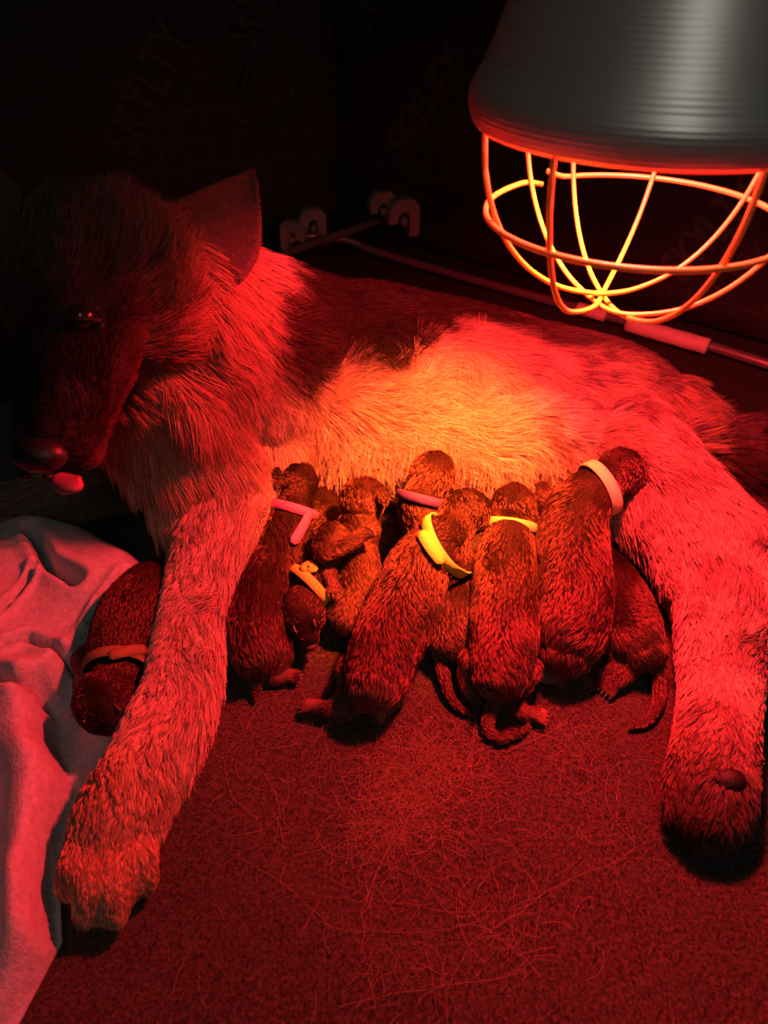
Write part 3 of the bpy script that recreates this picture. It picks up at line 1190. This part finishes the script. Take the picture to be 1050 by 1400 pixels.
def pup_col(seed):
    def fn(V, N, c):
        n = nz(V, 30, seed)
        n2 = nz(V, 75, seed * 2)
        k = np.clip(.8 + 1.3 * n + .8 * n2, .12, 2.4)[:, None]
        return c * k
    return fn


def puppy(label, spine, head=None, muzzle=None, ears=(), legs=(), tail=None, collar=None, seed=1, count=16000, eyes=(), hair=.0095, base=PUP,
          dz=0.0, face=False):
    """spine: (px, py, z, r) from neck to rump; head: (px, py, z, r); muzzle: tip (px, py, z)"""
    Z = lambda p: P(p[0], p[1], p[2] + dz)
    pts = [(Z(s_), s_[3] * .93) for s_ in spine]
    root = thing('puppy', label, 'puppy', (pts[len(pts) // 2][0].x, pts[len(pts) // 2][0].y, dz), GROUP)
    b = Beast()
    b.limb(pts, hair=hair, lean=.93, col=base, segs=16)
    hc = None
    if head:
        hc = Z(head)
        hrad = head[3] * .93
        b.limb([(hc, hrad * .8), (pts[0][0], pts[0][1] * .85)], hair=hair * .8, lean=.93, col=base)
        if muzzle:
            mz = Z(muzzle)
            mf = (mz - hc).normalized()
        else:
            mf = (hc - pts[0][0]).normalized()
            mz = hc + mf * hrad * 1.5
        hrt = frame(mf, mf.cross(Vector((0, 0, 1))) if abs(mf.z) < .9 else Vector((1, 0, 0)))
        b.ball(hc, (hrad * 1.12, hrad, hrad * .95), hrt, hair * .7, base, -mf, .93)
        b.limb([(hc + mf * hrad * .55, hrad * .66), (mz - mf * hrad * .25, hrad * .46)], hair=.0035 if face else hair * .5, lean=.93,
               col=(base[0] * 1.3, base[1] * 1.1, base[2] * 1.2), flow=-1)
        for e in ears:                       # small folded flaps: base -> tip
            a, c = D(e[0], e[1], 1), D(e[2], e[3], 1)
            h = None
            a, c = Z((e[0], e[1], e[4])), Z((e[2], e[3], e[5]))
            b.limb([(a, (.009, .004)), (a.lerp(c, .5), (.008, .0035)), (c, (.0035, .002))], hair=.003, lean=.9, col=(base[0] * 1.2, base[1] * 1.1, base[2] * 1.1), caps=True)
    paws = []
    for lg in legs:
        k = len(lg)
        rr = np.interp(np.linspace(0, 1, k), [0, .4, .7, 1], [.018, .0125, .0085, .0072])
        lp = [(Z(p), float(rr[i])) for i, p in enumerate(lg)]
        b.limb(lp, hair=[hair * .7] * (k - 1) + [.0025], lean=.93, col=[base] * (k - 2) + [PUPLEG, (0.22, .10, .08)], segs=10)
        d = (lp[-1][0] - lp[-2][0]).normalized()
        sdv = d.cross(Vector((0, 0, 1))).normalized()
        for j in range(4):
            o_ = sdv * (-.0055 + .0037 * j)
            e = lp[-1][0] + d * (.008 - .0012 * abs(j - 1.5)) + o_ * 1.25
            e.z = max(e.z - .0015, .0035 + dz)
            b.limb([(lp[-1][0] + o_ * .7, .0040), (e, .0030)], hair=.0012, lean=.9, col=(.26, .12, .09), segs=8, n=3)
            paws.append((e, d))
    if tail:
        k = len(tail)
        rr = np.linspace(.0085, .0028, k)
        b.limb([(Z(p), float(rr[i])) for i, p in enumerate(tail)], hair=[.005] * k, lean=.93, col=base, segs=10)
    b.fuse(.0019, 4)
    if face:                                  # furrow the closed eyes and the lip line into the skin
        pass
    cf = pup_col(seed)
    cmask = None
    if collar:
        def near_cast(q):
            for t in np.linspace(0, .8, 17):
                h = b.cast(q[0] + (collar['centre'][0] - q[0]) * t, q[1] + (collar['centre'][1] - q[1]) * t)[0]
                if h:
                    return h
        P1, P2, P3 = [near_cast(q) for q in collar['line']]
        cen = Z(collar['centre'])
        if P1 and P2 and P3:
            u = (P3 - P1).normalized()
            out_ = P2 - cen
            out_ = (out_ - u * out_.dot(u)).normalized()
            nrm = u.cross(out_).normalized()
            v = nrm.cross(u).normalized()
            if v.dot(Vector((0, -.5, .8))) < 0:
                v = -v
            o_ = P2 + (cen - P2) - nrm * (cen - P2).dot(nrm)
            rows, hw, segn = [], collar.get('w', .0105) / 2, 56
            for j in range(segn):
                a = 2 * math.pi * j / segn
                d = u * math.cos(a) + v * math.sin(a)
                h = b.bvh.ray_cast(o_ + d * .09, -d, .09)
                rr = (h[0] - o_).length if h[0] else .028
                rows.append(rr)
            rows = np.array(rows)
            med = np.median(rows)
            rows = np.minimum(rows, med * 1.35)
            for _ in range(8):
                rows = (np.roll(rows, 1) + rows * 2 + np.roll(rows, -1)) / 4
            th = .0012
            bm = bmesh.new()
            ringv = []
            for j in range(segn):
                a = 2 * math.pi * j / segn
                d = u * math.cos(a) + v * math.sin(a)
                r_ = rows[j] + .0040
                ringv.append([bm.verts.new(o_ + d * (r_ + q) + nrm * s2) for q, s2 in ((0, -hw), (th, -hw * .96), (th * 1.2, 0), (th, hw * .96), (0, hw))])
            for j in range(segn):
                k = (j + 1) % segn
                for q in range(5):
                    q2 = (q + 1) % 5
                    bm.faces.new((ringv[j][q], ringv[k][q], ringv[k][q2], ringv[j][q2]))
            co = obj('collar', bm, collar['mat'], root)
            co['label'] = collar['label']
            for tl in collar.get('tails', ()):
                ctr = []
                for (px, py) in tl:
                    h, nn = b.cast(px, py)
                    if h:
                        ctr.append((h + nn * .0052, nn))
                if len(ctr) > 1:
                    bm = bmesh.new()
                    prev = None
                    pc = catmull([tuple(c_) + tuple(n_) for c_, n_ in ctr], 5)
                    L_ = len(pc)
                    for j in range(L_):
                        c_, n_ = Vector(pc[j, :3]), Vector(pc[j, 3:]).normalized()
                        t_ = Vector(pc[min(j + 1, L_ - 1), :3] - pc[max(j - 1, 0), :3]).normalized()
                        s_ = t_.cross(n_).normalized()
                        ww = hw * (1 if 0 < j < L_ - 1 else .55)
                        cur = [bm.verts.new(c_ + s_ * a_ * ww + n_ * b_) for a_, b_ in ((-1, 0), (1, 0), (1, th), (0, th * 1.5), (-1, th))]
                        if prev:
                            for q in range(5):
                                q2 = (q + 1) % 5
                                bm.faces.new((prev[q], cur[q], cur[q2], prev[q2]))
                        else:
                            bm.faces.new(cur)
                        prev = cur
                    bm.faces.new(prev[::-1])
                    tlo = obj('collar_end', bm, collar.get('tailmat', collar['mat']), root)
                    tlo['label'] = 'loose end of the collar strip'
            O_, NN = np.array(o_), np.array(nrm)
            sgn = 1.0 if (pts[1][0] - pts[0][0]).dot(nrm) > 0 else -1.0

            def lenfn(V, N, L):
                dd = ((V - O_) @ NN) * sgn
                near = (dd > -hw - .004) & (dd < hw + .001) & (np.linalg.norm(V - O_, axis=1) < med * 1.7)
                return np.where(near, .003, L)
            cmask = lenfn
    b.paint(cf, .8)
    body = link_mesh('body', b.me, M_FURSKIN, root)
    b.grow('coat', int(count * 1.7), root, M_PUPFUR, cf, cmask, None, r0=.00020, clump=.6, clump_n=6, jitter=.12, wave=.8, pts=5, tone=.8, grav=.0, seed=seed,
           minz=dz + .0005)
    if head and face:
        nb = bmesh.new()
        add_ell(nb, mz + mf * (hrad * .12), (hrad * .20, hrad * .26, hrad * .2), hrt, 3)
        no = obj('nose', nb, M_PUPNOSE, root)
        for s_ in (-1, 1):
            lips = [mz + hrt.col[1] * s_ * hrad * q + mf * (-hrad * p) - Vector((0, 0, hrad * .25)) for q, p in ((.05, .02), (.3, .12), (.44, .45))]
            wire('lip', lips, .0016, M_PUPNOSE, root, 6, 4)
        for (px, py) in eyes:
            h, nn = b.cast(px, py)
            if h:
                t_ = mf.cross(nn).normalized()
                a_ = mf
                wire('eyelid', [h + a_ * u_ * .006 + nn * (.0012 - .0012 * u_ * u_) + t_ * .0012 * (1 - u_ * u_) for u_ in (-1, -.4, .4, 1)], .0013, M_PUPNOSE, root, 6, 3)
    for e, d in paws:
        bm = bmesh.new()
        c = e + d * .0055
        c.z = max(c.z - .001, dz + .002)
        add_tube(bm, [(*(e + d * .0015), .0008, .0008), (*c, .0003, .0003)], 6, True, 2)
        obj('claw', bm, M_PALECLAW, root)
    return root, b


def band(name, col):
    return mat(name, col, .75, noise_amt=.08, noise_scale=200, bump=.25)


C_PINK, C_PURPLE, C_YEL, C_YEL2, C_CREAM, C_ORA, C_OLIVE = (band('pink_band', (.62, .12, .42)), band('purple_band', (.10, .045, .26)),
    band('yellow_band', (.85, .80, .12)), band('lemon_band', (.85, .82, .22)), band('cream_band', (.85, .60, .40)),
    band('orange_yellow_band', (.85, .62, .10)), band('olive_band', (.22, .17, .06)))

puppy('dark newborn puppy in a pink collar with hanging end, beside the dog\'s foreleg',
      [(400, 700, .075, .027), (386, 745, .060, .032), (365, 800, .048, .034), (350, 855, .042, .034), (350, 893, .034, .028)],
      (406, 662, .088, .027), (418, 640, .088), ears=((385, 662, 377, 640, .105, .118),),
      legs=([(376, 880, .030), (382, 902, .020), (368, 925, .010), (396, 924, .009)], [(333, 880, .026), (338, 912, .014), (350, 925, .009)]),
      tail=[(352, 915, .024), (350, 940, .010), (348, 958, .004)],
      collar=dict(line=[(370, 688), (395, 693), (422, 702)], centre=(398, 697, .074), mat=C_PINK, label='pink collar strip',
                  tails=[[(420, 700), (410, 722), (397, 746)]]), seed=1)
puppy('small dark puppy with orange-yellow collar, face towards the camera, head hanging down',
      [(425, 800, .056, .021), (431, 765, .054, .025), (437, 725, .050, .027), (440, 690, .042, .026)],
      (412, 838, .047, .0275), (424, 880, .031), ears=((392, 820, 389, 848, .058, .048),),
      collar=dict(line=[(412, 784), (426, 797), (441, 814)], centre=(425, 803, .054), mat=C_ORA, label='orange-yellow collar strip',
                  tails=[[(415, 783), (424, 777), (428, 786)]]), eyes=((404, 858), (430, 850)), seed=2, count=12000, face=True, hair=.005)
puppy('dark puppy without visible collar lying on its side, head tucked into the belly fur',
      [(492, 712, .080, .025), (484, 745, .064, .027), (488, 785, .048, .027), (482, 825, .034, .024), (474, 845, .028, .020)],
      (497, 682, .098, .028), (520, 672, .088), ears=((520, 670, 528, 690, .118, .108),),
      legs=([(452, 735, .090), (445, 755, .088), (470, 748, .094), (498, 730, .100)], [(455, 830, .030), (446, 850, .016), (452, 862, .008)],
            [(450, 745, .078), (447, 775, .07), (455, 800, .066)]), seed=3)
puppy('dark puppy in a purple collar, mostly hidden beneath its yellow-collared littermate, tail trailing',
      [(572, 690, .090, .026), (590, 735, .060, .030), (607, 790, .042, .031), (617, 840, .036, .031), (618, 876, .030, .026)],
      (592, 648, .105, .0285), (600, 628, .11), ears=(),
      legs=([(640, 870, .024), (648, 905, .012), (652, 925, .008)],),
      tail=[(594, 872, .034), (603, 905, .018), (612, 945, .009), (628, 968, .006), (645, 976, .005)],
      collar=dict(line=[(542, 674), (567, 680), (596, 688)], centre=(575, 682, .092), mat=C_PURPLE, label='purple collar strip'), seed=4)
puppy('dark puppy with folded bright yellow collar sprawled across the middle of the litter',
      [(610, 735, .100, .028), (575, 775, .085, .035), (552, 830, .062, .038), (528, 885, .048, .037), (512, 932, .040, .032)],
      (637, 700, .108, .029), (662, 690, .100), ears=((640, 675, 658, 705, .135, .118),),
      legs=([(485, 915, .030), (478, 945, .018), (456, 968, .013), (424, 965, .012)], [(538, 925, .028), (535, 955, .014), (520, 972, .009)],
            [(625, 765, .08), (640, 780, .06), (650, 800, .045)]),
      tail=[(500, 955, .026), (470, 980, .008), (448, 990, .004)],
      collar=dict(line=[(578, 708), (592, 738), (606, 768)], centre=(606, 738, .098), mat=C_YEL, w=.012, label='bright yellow collar strip',
                  tails=[[(578, 732), (588, 752), (600, 770)]]), seed=5, count=20000)
puppy('dark puppy with lemon yellow collar, back to camera, tail curled on the mat',
      [(697, 725, .090, .027), (692, 765, .076, .033), (690, 820, .060, .036), (688, 875, .048, .036), (684, 920, .038, .031)],
      (702, 693, .098, .028), (704, 668, .095), ears=((680, 700, 674, 716, .105, .098), (724, 700, 730, 718, .105, .098)),
      legs=([(652, 905, .032), (640, 930, .018), (650, 958, .009)], [(716, 915, .030), (702, 950, .014), (712, 972, .010), (734, 977, .010)]),
      tail=[(684, 940, .034), (672, 970, .016), (667, 995, .009), (682, 1010, .006), (704, 1005, .006), (722, 993, .006)],
      collar=dict(line=[(664, 720), (695, 713), (727, 727)], centre=(697, 722, .085), mat=C_YEL2, label='lemon yellow collar strip'), seed=6, count=20000)
puppy('large dark puppy with cream collar lying upright against the belly, head turned right',
      [(815, 668, .118, .029), (788, 705, .104, .036), (784, 760, .085, .039), (788, 820, .066, .038), (782, 866, .050, .036), (776, 888, .040, .030)],
      (852, 645, .118, .029), (872, 660, .108), ears=((858, 628, 874, 650, .142, .128),),
      legs=([(752, 870, .034), (742, 900, .016), (738, 920, .010), (758, 926, .009)], [(752, 690, .10), (745, 680, .10), (742, 665, .10)]),
      collar=dict(line=[(795, 632), (822, 648), (836, 680)], centre=(815, 664, .118), mat=C_CREAM, w=.013, label='cream collar strip'), seed=7, count=20000)
puppy('dark wavy-coated puppy at the right end of the litter beside the hind leg, tail trailing',
      [(820, 770, .050, .022), (838, 795, .046, .027), (854, 830, .042, .031), (866, 865, .038, .031), (878, 888, .032, .026)],
      None, None, legs=([(868, 895, .026), (858, 918, .015), (836, 938, .010)], [(850, 888, .022), (845, 915, .012), (812, 930, .009)]),
      tail=[(894, 895, .030), (901, 930, .014), (900, 960, .008), (888, 985, .006), (862, 994, .005)], seed=8, count=17000, hair=.009)
rj, bj = puppy('dark puppy in an olive collar asleep on the fleece blanket, left of the foreleg',
      [(158, 915, .034, .026), (163, 880, .036, .032), (180, 835, .038, .034), (202, 800, .034, .028)],
      (145, 960, .032, .0315), (180, 996, .026), ears=((116, 958, 112, 984, .050, .044), (150, 942, 166, 950, .056, .048)),
      legs=([(122, 905, .022), (112, 930, .012)],),
      collar=dict(line=[(112, 915), (155, 893), (200, 905)], centre=(158, 912, .034), mat=C_OLIVE, label='olive collar strip',
                  tails=[[(150, 900), (172, 893), (193, 890)]]), eyes=((160, 965),), seed=9, dz=.016, face=True, hair=.005, count=16000)

# belly wisps falling over the heads of the nursing litter
wisps = []
g = np.random.default_rng(4)
for (x0, x1, y0, n_) in ((440, 560, 610, 260), (560, 640, 590, 420), (640, 740, 640, 160), (430, 470, 640, 90), (740, 900, 600, 160)):
    for _ in range(n_):
        h, nn = DOG.cast(random.uniform(x0, x1), random.uniform(y0 - 30, y0 + 20))
        if not h:
            continue
        d = Vector((random.gauss(0, .5), -1, .15)).normalized()
        L = random.uniform(.035, .06)
        row, c = [], h.copy()
        sw = random.gauss(0, .35)
        for k in range(8):
            row.append(tuple(c))
            d = (d + Vector((sw * .25, 0, -.22))).normalized()
            c = c + d * L / 7
            c.z = max(c.z, .004)
        wisps.append(row)
ws = shed('belly_wisps', wisps, M_DOGFUR, (.55, .42, .34), .00022)
ws.parent = dog
ws.matrix_parent_inverse = Matrix.Translation(-dog.location)
